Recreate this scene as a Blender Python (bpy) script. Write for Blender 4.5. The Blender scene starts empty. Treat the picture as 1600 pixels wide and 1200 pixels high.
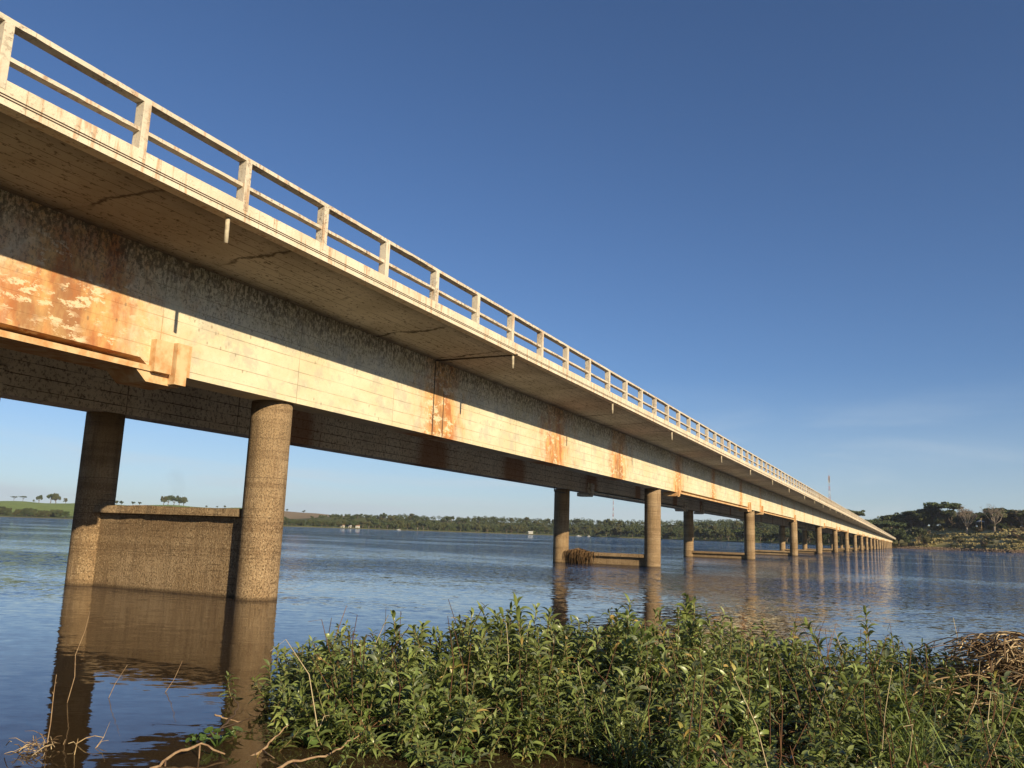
import bpy, math, random
from mathutils import Vector, Matrix
rnd = random.Random(7)
S = bpy.context.scene
COL = S.collection
HAZE = .00006

# ------------------------------------------------------------------ helpers
class MB:
    """collects vertices and faces, links them as ONE mesh object"""
    def __init__(s): s.v=[]; s.f=[]; s.sm=[]
    def box(s, x0,x1,y0,y1,z0,z1):
        n=len(s.v)
        s.v+=[(x0,y0,z0),(x1,y0,z0),(x1,y1,z0),(x0,y1,z0),(x0,y0,z1),(x1,y0,z1),(x1,y1,z1),(x0,y1,z1)]
        for q in ((0,3,2,1),(4,5,6,7),(0,1,5,4),(1,2,6,5),(2,3,7,6),(3,0,4,7)):
            s.f.append(tuple(n+i for i in q)); s.sm.append(False)
        return s
    def prism(s, poly, x0, x1, xs=None, slope=0.0):
        """polygon in (y,z) extruded along x"""
        xs = xs or [x0,x1]; k=len(poly); n=len(s.v)
        for x in xs:
            s.v += [(x,y,z+slope*x) for y,z in poly]
        for i in range(len(xs)-1):
            for j in range(k):
                a=n+i*k+j; b=n+i*k+(j+1)%k
                s.f.append((a,b,b+k,a+k)); s.sm.append(False)
        s.f.append(tuple(n+j for j in reversed(range(k)))); s.sm.append(False)
        s.f.append(tuple(n+(len(xs)-1)*k+j for j in range(k))); s.sm.append(False)
        return s
    def tube(s, pts, radii, seg=6, cap=True):
        pts=[Vector(p) for p in pts]
        if not hasattr(radii,'__len__'): radii=[radii]*len(pts)
        n=len(s.v); up=None
        for i,p in enumerate(pts):
            t=(pts[min(i+1,len(pts)-1)]-pts[max(i-1,0)])
            if t.length<1e-9: t=Vector((0,0,1))
            t.normalize()
            if up is None:
                up=t.orthogonal().normalized()
            else:
                up=(up-t*up.dot(t))
                up = up.normalized() if up.length>1e-6 else t.orthogonal().normalized()
            w=t.cross(up)
            for j in range(seg):
                a=2*math.pi*j/seg
                s.v.append(tuple(p+(up*math.cos(a)+w*math.sin(a))*radii[i]))
        for i in range(len(pts)-1):
            for j in range(seg):
                a=n+i*seg+j; b=n+i*seg+(j+1)%seg
                s.f.append((a,b,b+seg,a+seg)); s.sm.append(True)
        if cap:
            s.f.append(tuple(n+j for j in reversed(range(seg)))); s.sm.append(False)
            m=n+(len(pts)-1)*seg
            s.f.append(tuple(m+j for j in range(seg))); s.sm.append(False)
        return s
    def face(s, pts, smooth=False):
        n=len(s.v); s.v+=[tuple(p) for p in pts]
        s.f.append(tuple(range(n,n+len(pts)))); s.sm.append(smooth)
        return s
    def mesh(s, name, mat):
        me=bpy.data.meshes.new(name); me.from_pydata(s.v,[],s.f)
        me.polygons.foreach_set('use_smooth', s.sm)
        if mat: me.materials.append(mat)
        me.update(); return me
    def build(s, name, mat, parent=None, bevel=0):
        o=bpy.data.objects.new(name, s.mesh(name,mat)); COL.objects.link(o)
        if parent:
            o.parent=parent
            o.matrix_parent_inverse=Matrix.Translation(-Vector(parent['_w'])) if '_w' in parent else Matrix.Identity(4)
        if bevel:
            b=o.modifiers.new('Bevel','BEVEL'); b.width=bevel; b.segments=2; b.limit_method='ANGLE'
        return o

def tag(o, label=None, cat=None, group=None, kind=None):
    if label: o['label']=label
    if cat: o['category']=cat
    if group: o['group']=group
    if kind: o['kind']=kind
    return o
def empty(name, loc, label, cat, group=None, rz=0, world=False):
    o=bpy.data.objects.new(name,None); COL.objects.link(o); o.location=loc; o.rotation_euler=(0,0,rz)
    o.empty_display_size=.2
    if world: o['_w']=tuple(loc)
    return tag(o,label,cat,group)
def copy_tree(o, parent=None):
    c=o.copy(); COL.objects.link(c); c.parent=parent
    if parent: c.matrix_parent_inverse=o.matrix_parent_inverse.copy()
    for ch in list(o.children): copy_tree(ch,c)
    return c

# ------------------------------------------------------------------ materials
class NT:
    def __init__(s,name):
        s.m=bpy.data.materials.new(name); s.m.use_nodes=True
        s.n=s.m.node_tree.nodes; s.l=s.m.node_tree.links
        s.p=s.n['Principled BSDF']; s.out=s.n['Material Output']
        s.tc=s.n.new('ShaderNodeTexCoord')
    def _in(s,sock,v):
        if hasattr(v,'is_output') or isinstance(v,bpy.types.NodeSocket): s.l.new(v,sock)
        elif isinstance(v,(tuple,list)) and len(v)==3 and sock.type=='RGBA': sock.default_value=(*v,1)
        else: sock.default_value=v
    def obj(s): return s.tc.outputs['Object']
    def scale(s,v,sc,loc=(0,0,0)):
        m=s.n.new('ShaderNodeMapping'); s._in(m.inputs['Vector'],v); m.inputs['Scale'].default_value=sc; m.inputs['Location'].default_value=loc
        return m.outputs[0]
    def noise(s,v,scale=5,detail=4,rough=.55,dist=0,sc=None,color=False):
        if sc: v=s.scale(v,sc)
        t=s.n.new('ShaderNodeTexNoise'); s._in(t.inputs['Vector'],v)
        t.inputs['Scale'].default_value=scale; t.inputs['Detail'].default_value=detail; t.inputs['Roughness'].default_value=rough; t.inputs['Distortion'].default_value=dist
        return t.outputs['Color' if color else 'Fac']
    def voro(s,v,scale=5,feature='F1',sc=None,out='Distance'):
        if sc: v=s.scale(v,sc)
        t=s.n.new('ShaderNodeTexVoronoi'); t.feature=feature; s._in(t.inputs['Vector'],v); t.inputs['Scale'].default_value=scale
        return t.outputs[out]
    def ramp(s,f,a,b,lo=0.,hi=1.):
        t=s.n.new('ShaderNodeMapRange'); t.interpolation_type='SMOOTHSTEP'
        s._in(t.inputs['Value'],f); t.inputs['From Min'].default_value=a; t.inputs['From Max'].default_value=b
        t.inputs['To Min'].default_value=lo; t.inputs['To Max'].default_value=hi
        return t.outputs[0]
    def math(s,op,a,b=0.,c=None,clamp=False):
        t=s.n.new('ShaderNodeMath'); t.operation=op; t.use_clamp=clamp; s._in(t.inputs[0],a); s._in(t.inputs[1],b)
        if c is not None: s._in(t.inputs[2],c)
        return t.outputs[0]
    def mul(s,a,b): return s.math('MULTIPLY',a,b)
    def mix(s,f,a,b,mode='MIX'):
        t=s.n.new('ShaderNodeMix'); t.data_type='RGBA'; t.blend_type=mode
        s._in(t.inputs['Factor'],f); s._in(t.inputs['A'] if False else t.inputs[6],a); s._in(t.inputs[7],b)
        return t.outputs[2]
    def xyz(s,v):
        t=s.n.new('ShaderNodeSeparateXYZ'); s._in(t.inputs[0],v); return t.outputs
    def attr(s,name,out='Fac'):
        t=s.n.new('ShaderNodeAttribute'); t.attribute_name=name; return t.outputs[out]
    def rand(s):
        return s.n.new('ShaderNodeObjectInfo').outputs['Random']
    def bump(s,h,strength=.5,dist=.02,normal=None):
        t=s.n.new('ShaderNodeBump'); s._in(t.inputs['Height'],h); t.inputs['Strength'].default_value=strength; t.inputs['Distance'].default_value=dist
        if normal is not None: s._in(t.inputs['Normal'],normal)
        return t.outputs[0]
    def done(s,color=None,rough=.9,normal=None,spec=.3):
        if color is not None: s._in(s.p.inputs['Base Color'],color)
        s._in(s.p.inputs['Roughness'],rough); s.p.inputs['Specular IOR Level'].default_value=spec
        if normal is not None: s._in(s.p.inputs['Normal'],normal)
        return s.m

def lines(t, coord, pitch, width, warp=None, off=0.):
    """thin dark lines across a coordinate: 1 on the line"""
    c=t.math('ADD',coord,off)
    if warp is not None: c=t.math('ADD',c,t.math('MULTIPLY_ADD',warp,.03,-.015))
    d=t.math('PINGPONG',c,pitch/2)
    return t.ramp(d,width*.4,width,1,0)

def mat_girder(shade=1.0, name='girder_concrete'):
    t=NT(name); P=t.obj(); X,Y,Z=t.xyz(P)
    big=t.noise(P,.55,5,.6,sc=(1,1,1.6)); med=t.noise(P,3.2,6,.62); fine=t.noise(P,28,5,.65)
    stre=t.noise(P,9,5,.65,sc=(1,1,.22))
    c=t.mix(t.ramp(big,.33,.66),(.62*shade,.535*shade,.35*shade),(.71*shade,.63*shade,.455*shade))
    # greyish scuffs and pale salts
    c=t.mix(t.mul(t.ramp(t.noise(P,1.7,8,.72,.3),.49,.62),.6),c,(.46*shade,.42*shade,.34*shade))
    c=t.mix(t.mul(t.ramp(med,.58,.68),.4),c,(.72*shade,.65*shade,.50*shade))
    c=t.mix(t.mul(t.ramp(fine,.56,.74),.35),c,(.36,.28,.18))
    # formwork board lines and panel joints
    ln=lines(t,Z,.34,.010,t.noise(P,.6,2),off=.1)
    vl=lines(t,X,4.35,.014,t.noise(P,1.5,2),off=1.2)
    gate=t.ramp(t.noise(P,1.1,3,.6),.36,.56)
    c=t.mix(t.mul(t.math('MAXIMUM',ln,vl),t.math('MULTIPLY_ADD',gate,.5,.1)),c,(.20,.14,.08))
    # rust from the drains and joints, peeled into pale flakes
    r=t.attr('rust')
    rn=t.noise(P,1.3,8,.70,.3,sc=(1.2,1,.8))
    rm=t.ramp(t.math('ADD',r,t.math('MULTIPLY_ADD',rn,1.7,-.85)),.10,1.0)
    rcol=t.mix(t.ramp(t.noise(P,2.2,6,.62,sc=(1.2,1,.5)),.36,.62),(.45,.15,.045),(.68,.38,.14))
    c=t.mix(t.mul(rm,.95),c,rcol)
    deep=t.mul(t.ramp(t.math('ADD',r,t.math('MULTIPLY_ADD',t.noise(P,1.6,5,.6,sc=(1.3,1,.6)),1.2,-.6)),.85,1.2),.55)
    c=t.mix(deep,c,(.24,.15,.085))
    fl=t.ramp(t.noise(P,3.0,10,.76,.15,sc=(.8,1,1.8)),.525,.54)
    fl=t.mul(fl,t.ramp(t.noise(P,1.1,3,.5,sc=(1,1,1.4)),.42,.54))
    c=t.mix(t.mul(t.mul(fl,t.ramp(r,.30,.6)),.92),c,(.74,.58,.38))
    # black lichen and drip grime below the slab
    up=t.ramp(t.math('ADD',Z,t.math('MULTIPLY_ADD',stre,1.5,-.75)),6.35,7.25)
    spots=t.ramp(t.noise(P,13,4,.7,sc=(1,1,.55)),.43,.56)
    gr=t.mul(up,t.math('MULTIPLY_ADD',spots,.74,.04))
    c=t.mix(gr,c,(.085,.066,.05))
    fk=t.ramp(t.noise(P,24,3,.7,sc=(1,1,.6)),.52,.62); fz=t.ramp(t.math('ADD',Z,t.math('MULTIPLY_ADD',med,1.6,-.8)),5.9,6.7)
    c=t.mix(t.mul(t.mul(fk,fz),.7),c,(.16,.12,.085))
    vs=t.ramp(t.voro(P,6,sc=(1,1,.6)),.12,.2,1,0)
    c=t.mix(t.mul(vs,t.mul(t.ramp(t.noise(P,.8,3),.45,.6),.5)),c,(.17,.12,.08))
    h=t.math('ADD',t.mul(fine,.5),t.math('ADD',t.mul(med,.6),t.mul(t.math('MAXIMUM',ln,vl),-.6)))
    return t.done(c,.92,t.bump(h,.55,.02),.2)

def mat_inner_girder():
    """the far girder: base paled in place of bounced light, spotted with black mould, never washed by rain"""
    t=NT('mouldy_concrete'); P=t.obj(); X,Y,Z=t.xyz(P)
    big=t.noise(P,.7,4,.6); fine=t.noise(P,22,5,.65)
    c=t.mix(t.ramp(big,.35,.65),(.66,.57,.45),(.76,.69,.57))  # base lightened to stand in for light bounced up off the water
    sp=t.ramp(t.noise(P,9,5,.8,sc=(1,1,.8)),.50,.60)
    c=t.mix(t.mul(sp,.7),c,(.10,.072,.05))
    mo=t.ramp(t.voro(P,4.5),.05,.22,1,0); mg=t.ramp(t.noise(P,.5,3,.6),.5,.6)
    c=t.mix(t.mul(t.mul(mo,mg),.8),c,(.06,.042,.03))
    c=t.mix(t.mul(t.ramp(t.noise(P,.35,4,.6),.48,.62),.25),c,(.16,.11,.075))
    ln=lines(t,Z,.34,.016,t.noise(P,.6,2),off=.1); vl=lines(t,X,4.35,.02,off=1.2)
    gate=t.ramp(t.noise(P,1.1,3,.6),.32,.55)
    c=t.mix(t.mul(t.math('MAXIMUM',ln,vl),gate),c,(.07,.05,.035))
    c=t.mix(t.mul(t.ramp(t.attr('rust'),.2,.8),.7),c,(.27,.105,.04))
    return t.done(c,.95,t.bump(t.math('ADD',fine,t.mul(ln,-.6)),.4,.02),.15)

def mat_soffit():
    t=NT('soffit_concrete'); P=t.obj(); X,Y,Z=t.xyz(P)
    big=t.noise(P,.45,5,.6); fine=t.noise(P,26,4,.65)
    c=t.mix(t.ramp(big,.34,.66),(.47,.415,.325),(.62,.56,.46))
    sp=t.ramp(t.noise(P,11,4,.72,.2,sc=(.55,1,1)),.565,.635)
    c=t.mix(t.mul(sp,.8),c,(.07,.05,.035))
    ln=lines(t,Y,.30,.012,t.noise(P,.5,3)); gate=t.ramp(t.noise(P,1.3,3,.6,sc=(.4,1,1)),.40,.56)
    c=t.mix(t.mul(ln,t.math('MULTIPLY_ADD',gate,.75,.1)),c,(.07,.05,.035))
    # dirty seepage cracks across the cantilever
    w=t.math('MULTIPLY_ADD',t.noise(P,.9,5,.65),1.1,-.55)
    xx=t.math('ADD',X,w)
    cr=t.ramp(t.math('PINGPONG',t.math('ADD',xx,.75),1.68),.012,.10,1,0)
    cg=t.ramp(t.noise(P,.7,3,.5,sc=(1.3,.5,1)),.44,.6)
    c=t.mix(t.mul(cr,t.mul(cg,.85)),c,(.055,.04,.028))
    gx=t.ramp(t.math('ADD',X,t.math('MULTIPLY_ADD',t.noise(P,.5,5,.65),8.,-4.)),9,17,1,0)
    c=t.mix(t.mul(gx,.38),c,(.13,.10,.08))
    # uneven darkening along the outer lip and at the girder
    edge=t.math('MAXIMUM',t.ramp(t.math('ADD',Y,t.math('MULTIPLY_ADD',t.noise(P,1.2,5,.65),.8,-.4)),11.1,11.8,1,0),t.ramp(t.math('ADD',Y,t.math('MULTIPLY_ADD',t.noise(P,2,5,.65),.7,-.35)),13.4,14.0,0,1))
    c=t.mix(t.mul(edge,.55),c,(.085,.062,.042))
    return t.done(c,.95,t.bump(t.math('ADD',fine,t.mul(ln,-.7)),.45,.015),.15)

def mat_fascia(name='fascia_concrete', spots=.5):
    t=NT(name); P=t.obj(); X,Y,Z=t.xyz(P)
    big=t.noise(P,.8,5,.6); fine=t.noise(P,30,5,.65)
    c=t.mix(t.ramp(big,.34,.66),(.58,.50,.385) if spots>.6 else (.64,.53,.385),(.68,.60,.475) if spots>.6 else (.74,.645,.50))
    st=t.ramp(t.noise(P,7,5,.65,sc=(1,1,.12)),.52,.66)
    c=t.mix(t.mul(st,.62),c,(.42,.22,.10))
    li=t.ramp(t.noise(P,15,6,.74,sc=(.7,1,1)),.56-.05*(spots>.6),.62)
    lg=t.ramp(t.noise(P,.9,3),.40,.58)
    c=t.mix(t.mul(t.mul(li,lg),spots),c,(.16,.12,.085))
    c=t.mix(t.mul(t.ramp(fine,.58,.74),.4),c,(.34,.26,.17))
    vl=lines(t,X,2.3813,.010,t.noise(P,2,2),off=.4)
    c=t.mix(t.mul(vl,.5),c,(.25,.17,.1))
    return t.done(c,.9,t.bump(t.math('ADD',t.mul(fine,.6),t.noise(P,6,4)),.6,.02),.2)

def mat_pier(name='pier_concrete'):
    t=NT(name); P=t.obj(); X,Y,Z=t.xyz(P)
    big=t.noise(P,.8,5,.6); fine=t.noise(P,34,4,.7)
    c=t.mix(t.ramp(big,.34,.66),(.30,.203,.112),(.405,.288,.17))
    # bands left by past water levels
    bz=t.noise(t.scale(P,(.05,.05,2.6)),1.6,4,.6)
    c=t.mix(t.mul(t.ramp(bz,.45,.60),.5),c,(.175,.108,.058))
    c=t.mix(t.mul(t.ramp(t.noise(P,.9,2,sc=(.1,.1,1)),.5,.6),.3),c,(.50,.38,.25))
    # pitted surface: bright pebbles and dark pits
    wet=t.ramp(t.math('ADD',Z,t.math('MULTIPLY_ADD',big,1.2,-.6)),1.6,3.2,1,.28)
    sv=t.ramp(t.noise(t.scale(P,(1,1,.10)),5,5,.65),.50,.66)
    c=t.mix(t.mul(sv,.45),c,(.13,.085,.05))
    peb=t.ramp(t.voro(P,24),.16,.44,1,0)
    pg=t.ramp(t.noise(P,31,3,.75),.46,.60)
    c=t.mix(t.mul(t.mul(peb,pg),t.mul(wet,.95)),c,(.66,.51,.32))
    pit=t.ramp(t.noise(P,31,4,.8,sc=(1,1,.7)),.51,.62)
    c=t.mix(t.mul(pit,t.mul(wet,.85)),c,(.085,.052,.026))
    bd=t.ramp(t.noise(t.scale(P,(1,1,.04)),19,3,.6),.52,.62)
    c=t.mix(t.mul(bd,.4),c,(.20,.125,.07))
    hl=lines(t,Z,.155,.012,t.noise(P,2.4,4)); hg=t.ramp(t.noise(P,1.5,4,.65),.52,.60)
    c=t.mix(t.mul(t.mul(hl,hg),.8),c,(.11,.07,.04))
    c=t.mix(t.mul(lines(t,Z,.98,.013,t.noise(P,2,2)),.55),c,(.13,.085,.05))
    wl=t.ramp(t.math('ADD',Z,t.math('MULTIPLY_ADD',fine,.1,-.05)),.03,.11,1,0)
    c=t.mix(t.mul(wl,.75),c,(.07,.045,.025))
    h=t.math('ADD',t.mul(peb,.5),t.math('ADD',t.mul(fine,.7),t.mul(pit,-.7)))
    return t.done(c,.93,t.bump(h,.8,.02),.2)

def mat_plain(name,col,rough=.85,col2=None,scale=8,metal=0.):
    t=NT(name); P=t.obj()
    c=t.mix(t.ramp(t.noise(P,scale,5,.6),.35,.65),col,col2 or tuple(x*.65 for x in col))
    t.p.inputs['Metallic'].default_value=metal
    return t.done(c,rough,t.bump(t.noise(P,scale*4,3),.3,.01),.3)

def mat_leaf(name,a,b,dry=None,trans=.25,rough=.45,drys=.08):
    t=NT(name); P=t.obj()
    c=t.mix(t.ramp(t.noise(P,3.5,3,.6),.35,.65),a,b)
    c=t.mix(t.math('MULTIPLY',t.rand(),.5),c,tuple(x*1.35 for x in b))
    if dry:
        geo=t.n.new('ShaderNodeNewGeometry').outputs['Random Per Island']
        c=t.mix(t.math('GREATER_THAN',geo,1-drys),c,dry)
        g2=t.math('FRACT',t.mul(geo,7.31))
        c=t.mix(t.ramp(t.math('FRACT',t.mul(geo,3.77)),.86,.9,0,.8),c,(.24,.26,.19))
        c=t.mix(t.mul(g2,.7),c,tuple(x*.36 for x in a))
    t.done(c,rough,None,.5)
    tr=t.n.new('ShaderNodeBsdfTranslucent'); t._in(tr.inputs['Color'],t.mix(.5,c,(.35,.45,.06)))
    mx=t.n.new('ShaderNodeMixShader'); mx.inputs[0].default_value=trans
    t.l.new(t.p.outputs[0],mx.inputs[1]); t.l.new(tr.outputs[0],mx.inputs[2]); t.l.new(mx.outputs[0],t.out.inputs['Surface'])
    return t.m

def mat_crown(name,a,b,trans=.12):
    t=NT(name); P=t.obj()
    geo=t.n.new('ShaderNodeNewGeometry').outputs['Random Per Island']
    c=t.mix(t.ramp(t.noise(P,.45,4,.6),.35,.65),a,b)
    c=t.mix(t.mul(geo,.5),c,tuple(x*1.5 for x in b))
    c=t.mix(t.mul(t.rand(),.55),c,(a[0]*1.5,a[1]*1.02,a[2]*1.15))
    t.done(c,.7,None,.2)
    return t.m

def mat_water():
    t=NT('lake_water'); P=t.obj()
    def lay(dist,strength,h,normal=None): return t.bump(h,strength,dist,normal)
    # wind patches: calm by the near bank, rippled further out
    cam=t.xyz(P)
    dd=t.math('SQRT',t.math('ADD',t.mul(cam[0],cam[0]),t.mul(cam[1],cam[1])))
    far=t.math('ADD',t.ramp(dd,10,48,.13,1.0),t.ramp(dd,40,160,0,1.8))
    patch=t.ramp(t.noise(P,.045,4,.6,.5,sc=(1,.45,1)),.40,.58,.26,1.3)
    amp=t.mul(far,patch)
    rot=t.n.new('ShaderNodeMapping'); t._in(rot.inputs['Vector'],P); rot.inputs['Rotation'].default_value=(0,0,-.55)
    Q=rot.outputs[0]
    def field(scale,detail,k):
        v=t.n.new('ShaderNodeVectorMath'); v.operation='SUBTRACT'; t._in(v.inputs[0],t.noise(Q,scale,detail,.55,.2,sc=(1,.42,1),color=True)); v.inputs[1].default_value=(.5,.5,.5)
        w=t.n.new('ShaderNodeVectorMath'); w.operation='MULTIPLY'; t.l.new(v.outputs[0],w.inputs[0]); w.inputs[1].default_value=(k,k,0)
        return w.outputs[0]
    def vadd(p,q):
        v=t.n.new('ShaderNodeVectorMath'); v.operation='ADD'; t._in(v.inputs[0],p); t._in(v.inputs[1],q); return v.outputs[0]
    f=vadd(vadd(field(1.0,3,.38),field(4.6,3,1.35)),field(14.,2,1.15))
    sc_=t.n.new('ShaderNodeVectorMath'); sc_.operation='SCALE'; t.l.new(f,sc_.inputs[0]); t._in(sc_.inputs['Scale'],amp)
    g=vadd(sc_.outputs[0],(0.,0.,1.))
    nn=t.n.new('ShaderNodeVectorMath'); nn.operation='NORMALIZE'; t.l.new(g,nn.inputs[0]); n=nn.outputs[0]
    c=t.mix(t.ramp(dd,8,60),(.040,.026,.013),(.008,.030,.085))
    t.p.inputs['IOR'].default_value=1.333
    t.done(c,.03,n,.5)
    return t.m

def mat_terrain():
    t=NT('terrain'); P=t.obj()
    col=t.n.new('ShaderNodeVertexColor'); col.layer_name='tint'; c0=col.outputs['Color']
    big=t.noise(P,.035,6,.65); med=t.noise(P,.3,6,.65)
    c=t.mix(t.ramp(big,.40,.62,0,.4),c0,t.mix(1.,c0,(.55,.62,.50),'MULTIPLY'))
    c=t.mix(t.ramp(med,.45,.66,0,.55),c,t.mix(1.,c,(.42,.46,.40),'MULTIPLY'))
    return t.done(c,.95,t.bump(t.noise(P,6,5),.6,.05),.1)

M={}
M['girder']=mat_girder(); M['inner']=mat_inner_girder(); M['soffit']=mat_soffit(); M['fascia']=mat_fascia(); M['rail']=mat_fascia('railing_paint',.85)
M['pier']=mat_pier(); M['coping']=M['pier']
M['pipe']=mat_plain('drain_pipe',(.62,.53,.38)); M['cable']=mat_plain('cable',(.07,.05,.04))
M['dark']=mat_plain('joint_filler',(.06,.045,.035)); M['steel']=mat_plain('steel',(.12,.11,.1),.6)
M['rustb']=mat_plain('rusty_bracket',(.66,.47,.26),.9,(.52,.27,.11),3.3)
M['bark']=mat_plain('bark',(.12,.09,.065),.9,(.2,.16,.12),2)
M['palebark']=mat_plain('pale_bark',(.30,.25,.2),.9,(.2,.16,.12),2)
M['white']=mat_plain('white_wall',(.55,.54,.50),.7,(.45,.44,.40),1)
M['tile']=mat_plain('roof_tile',(.34,.17,.1),.8,(.25,.13,.08),1)
M['glass']=mat_plain('window_dark',(.04,.045,.05),.2)
M['red']=mat_plain('mast_red',(.45,.16,.12),.6); M['mast']=mat_plain('mast_white',(.6,.6,.6),.6)
M['straw']=mat_plain('straw',(.52,.38,.2),.8,(.34,.22,.11),20)
M['twig']=mat_plain('twig',(.36,.25,.145),.8,(.26,.16,.09),25)
M['darktwig']=mat_plain('dark_twig',(.07,.045,.03),.7)
M['asphalt']=mat_plain('asphalt',(.05,.05,.05),.9)

# ------------------------------------------------------------------ measured frame
CH=1.8074; PITCH=.1794; ROLL=.034; YAW=.4516; FPX=1281.95
FW=Vector((math.cos(YAW),math.sin(YAW),0)); RT=Vector((math.sin(YAW),-math.cos(YAW),0))
def fr(f,r,z=0.): return FW*f+RT*r+Vector((0,0,z))       # metres ahead of / right of the viewer
def az(u): return (u-800)/FPX                              # tan of the bearing

# ------------------------------------------------------------------ bridge
G=-.0006; XA=16.03; SP=34.8653; YA=14.56; YB=20.72; YG=13.94; GW=.82; YGB=20.12
ZG=4.875; ZGB=4.79; ZS=7.37; YE=11.19; YW=24.09; X0=-24.; X1=XA+22*SP+3.5; R=.51
DRAINS=[-1.2,10.83,23.33,33.3,43.2,56.2,67.5,79.3,91.,105.1]+[105.1+11.75*k for k in range(1,58)]
RUST=[(9.7,2.5,1.08),(23.35,1.5,1.1),(33.3,2.0,.95),(42.2,2.0,1.0),(54.9,1.7,1.0),(66,1.1,1.),(78,1.1,1.),(89,1.,.9)]+[(x,.7,.8) for x in DRAINS[9:]]
bridge=empty('bridge',(XA,17.64,0),'long weathered concrete girder bridge on round piers crossing the lake','bridge',world=True)

xs=[X0]; 
while xs[-1]<X1-.01:
    x=xs[-1]; xs.append(min(X1,x+(.3 if x<130 else 1.1)))
def girder(name,y0,zb,mat,flip=False):
    b=MB()
    # drop-in spans sit a little higher than the cantilevers on either side of a pier
    rows=8
    drop=lambda x:.20 if any(lo<x<hi for lo,hi in LEDGE) else 0.
    n0=0; k=rows+1
    for x in xs:
        for side in (0,1):
            for j in range(k):
                z=zb+drop(x)+(ZS+.03-zb-drop(x))*j/rows+G*x
                b.v.append((x,y0+side*GW,z))
    per=2*k
    for i in range(len(xs)-1):
        a=i*per; c=a+per
        for j in range(rows):
            b.f.append((a+j,c+j,c+j+1,a+j+1)); b.sm.append(False)
            b.f.append((a+k+j,a+k+j+1,c+k+j+1,c+k+j)); b.sm.append(False)
        b.f.append((a,a+k,c+k,c)); b.sm.append(False)
        b.f.append((a+rows,c+rows,c+k+rows,a+k+rows)); b.sm.append(False)
    b.f.append(tuple(list(range(0,k))+list(reversed(range(k,2*k))))); b.sm.append(False)
    e=(len(xs)-1)*per
    b.f.append(tuple(list(reversed(range(e,e+k)))+list(range(e+k,e+2*k)))); b.sm.append(False)
    o=b.build(name,mat,bridge)
    at=o.data.attributes.new('rust','FLOAT','POINT')
    vals=[]
    for v in o.data.vertices:
        r=0
        for (x,w,s) in RUST:
            d=(v.co.x-x)/w
            if abs(d)<4: r=max(r,s*math.exp(-d*d*(1.5 if abs(d)<1 else 1))*(1.06-.22*max(0,(v.co.z-5.4))))
        vals.append(r)
    at.data.foreach_set('value',vals)
    return o
LEDGE=[]
for k in range(-1,22):
    if k in (-1,1,2,4,5,7,8,10,11,13,14,16,17,19,20):
        LEDGE.append((XA+k*SP+4.1,XA+(k+1)*SP-4.35))
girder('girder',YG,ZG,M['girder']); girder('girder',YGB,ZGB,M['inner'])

# deck slab
def slope_prism(poly,mat,name,parent=bridge,x0=X0,x1=X1,bevel=0,n=1):
    b=MB(); b.prism(poly,x0,x1,[x0+(x1-x0)*i/n for i in range(n+1)],G); return b.build(name,mat,parent,bevel)
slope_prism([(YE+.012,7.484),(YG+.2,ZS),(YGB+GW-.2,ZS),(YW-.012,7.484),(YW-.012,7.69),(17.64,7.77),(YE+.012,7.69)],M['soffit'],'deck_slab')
slope_prism([(YE+.34,7.70),(YW-.34,7.70),(YW-.34,7.73),(17.64,7.805),(YE+.34,7.73)],M['asphalt'],'road_surface')
slope_prism([(YE,7.480),(YE+.02,7.474),(YE+.32,7.476),(YE+.32,7.85),(YE,7.85)],M['fascia'],'curb')
slope_prism([(YW-.32,7.476),(YW,7.476),(YW,7.85),(YW-.32,7.85)],M['fascia'],'curb')
for z in (7.588,7.628):
    b=MB(); b.tube([(X0,YE-.006,z+G*X0),(X1,YE-.006,z+G*X1)],.008,5); b.build('cable',M['cable'],bridge)
# joint across the cantilever and the girder
b=MB(); b.v=[(23.30,YE-.004,7.455),(23.42,YE-.004,7.455),(22.97,YG-.02,7.335),(22.85,YG-.02,7.335),(23.30,YE-.004,7.50),(23.42,YE-.004,7.50),(22.97,YG-.02,7.38),(22.85,YG-.02,7.38)]; b.f=[(3,2,1,0),(4,5,6,7),(0,1,5,4),(1,2,6,5),(2,3,7,6),(3,0,4,7)]; b.sm=[False]*6; b.build('expansion_joint',M['dark'],bridge)
b=MB(); b.box(22.85,22.90,YG-.006,YG+.02,4.87,7.35); b.box(23.50,23.535,YG-.006,YG+.02,4.87,6.4); b.build('expansion_joint',M['dark'],bridge)

# railing
P0=6.353; PP=2.3813
railing=bpy.data.objects.new('railing',None); COL.objects.link(railing); railing.parent=bridge; railing.location=(0,0,0)
railing.matrix_parent_inverse=Matrix.Translation(-Vector(bridge['_w'])); railing['_w']=(0,0,0)
def chipped(x0,x1,y0,y1,z0,z1,mat,name,seed,parent,step=.16,amp=.012):
    """a rail with slightly ragged lower and upper arrises"""
    r=random.Random(seed); b=MB(); n=max(2,int((x1-x0)/step)); rag=0
    for i in range(n+1):
        x=x0+(x1-x0)*i/n
        rag=rag*.75+r.gauss(0,amp*.5)
        ch=max(0,r.gauss(-.012,.014)) if r.random()<.4 else 0
        dz=G*x
        b.v+=[(x,y0,z0+dz+max(0,rag)+ch),(x,y1,z0+dz),(x,y1,z1+dz),(x,y0+.02,z1+dz+min(0,rag*.3)),(x,y0,z1+dz-.018+min(0,rag*.4))]
    for i in range(n):
        for j in range(5):
            a=i*5+j; c=i*5+(j+1)%5
            b.f.append((a,c,c+5,a+5)); b.sm.append(False)
    b.f.append((4,3,2,1,0)); b.sm.append(False); m=n*5; b.f.append((m,m+1,m+2,m+3,m+4)); b.sm.append(False)
    return b.build(name,mat,parent)
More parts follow.
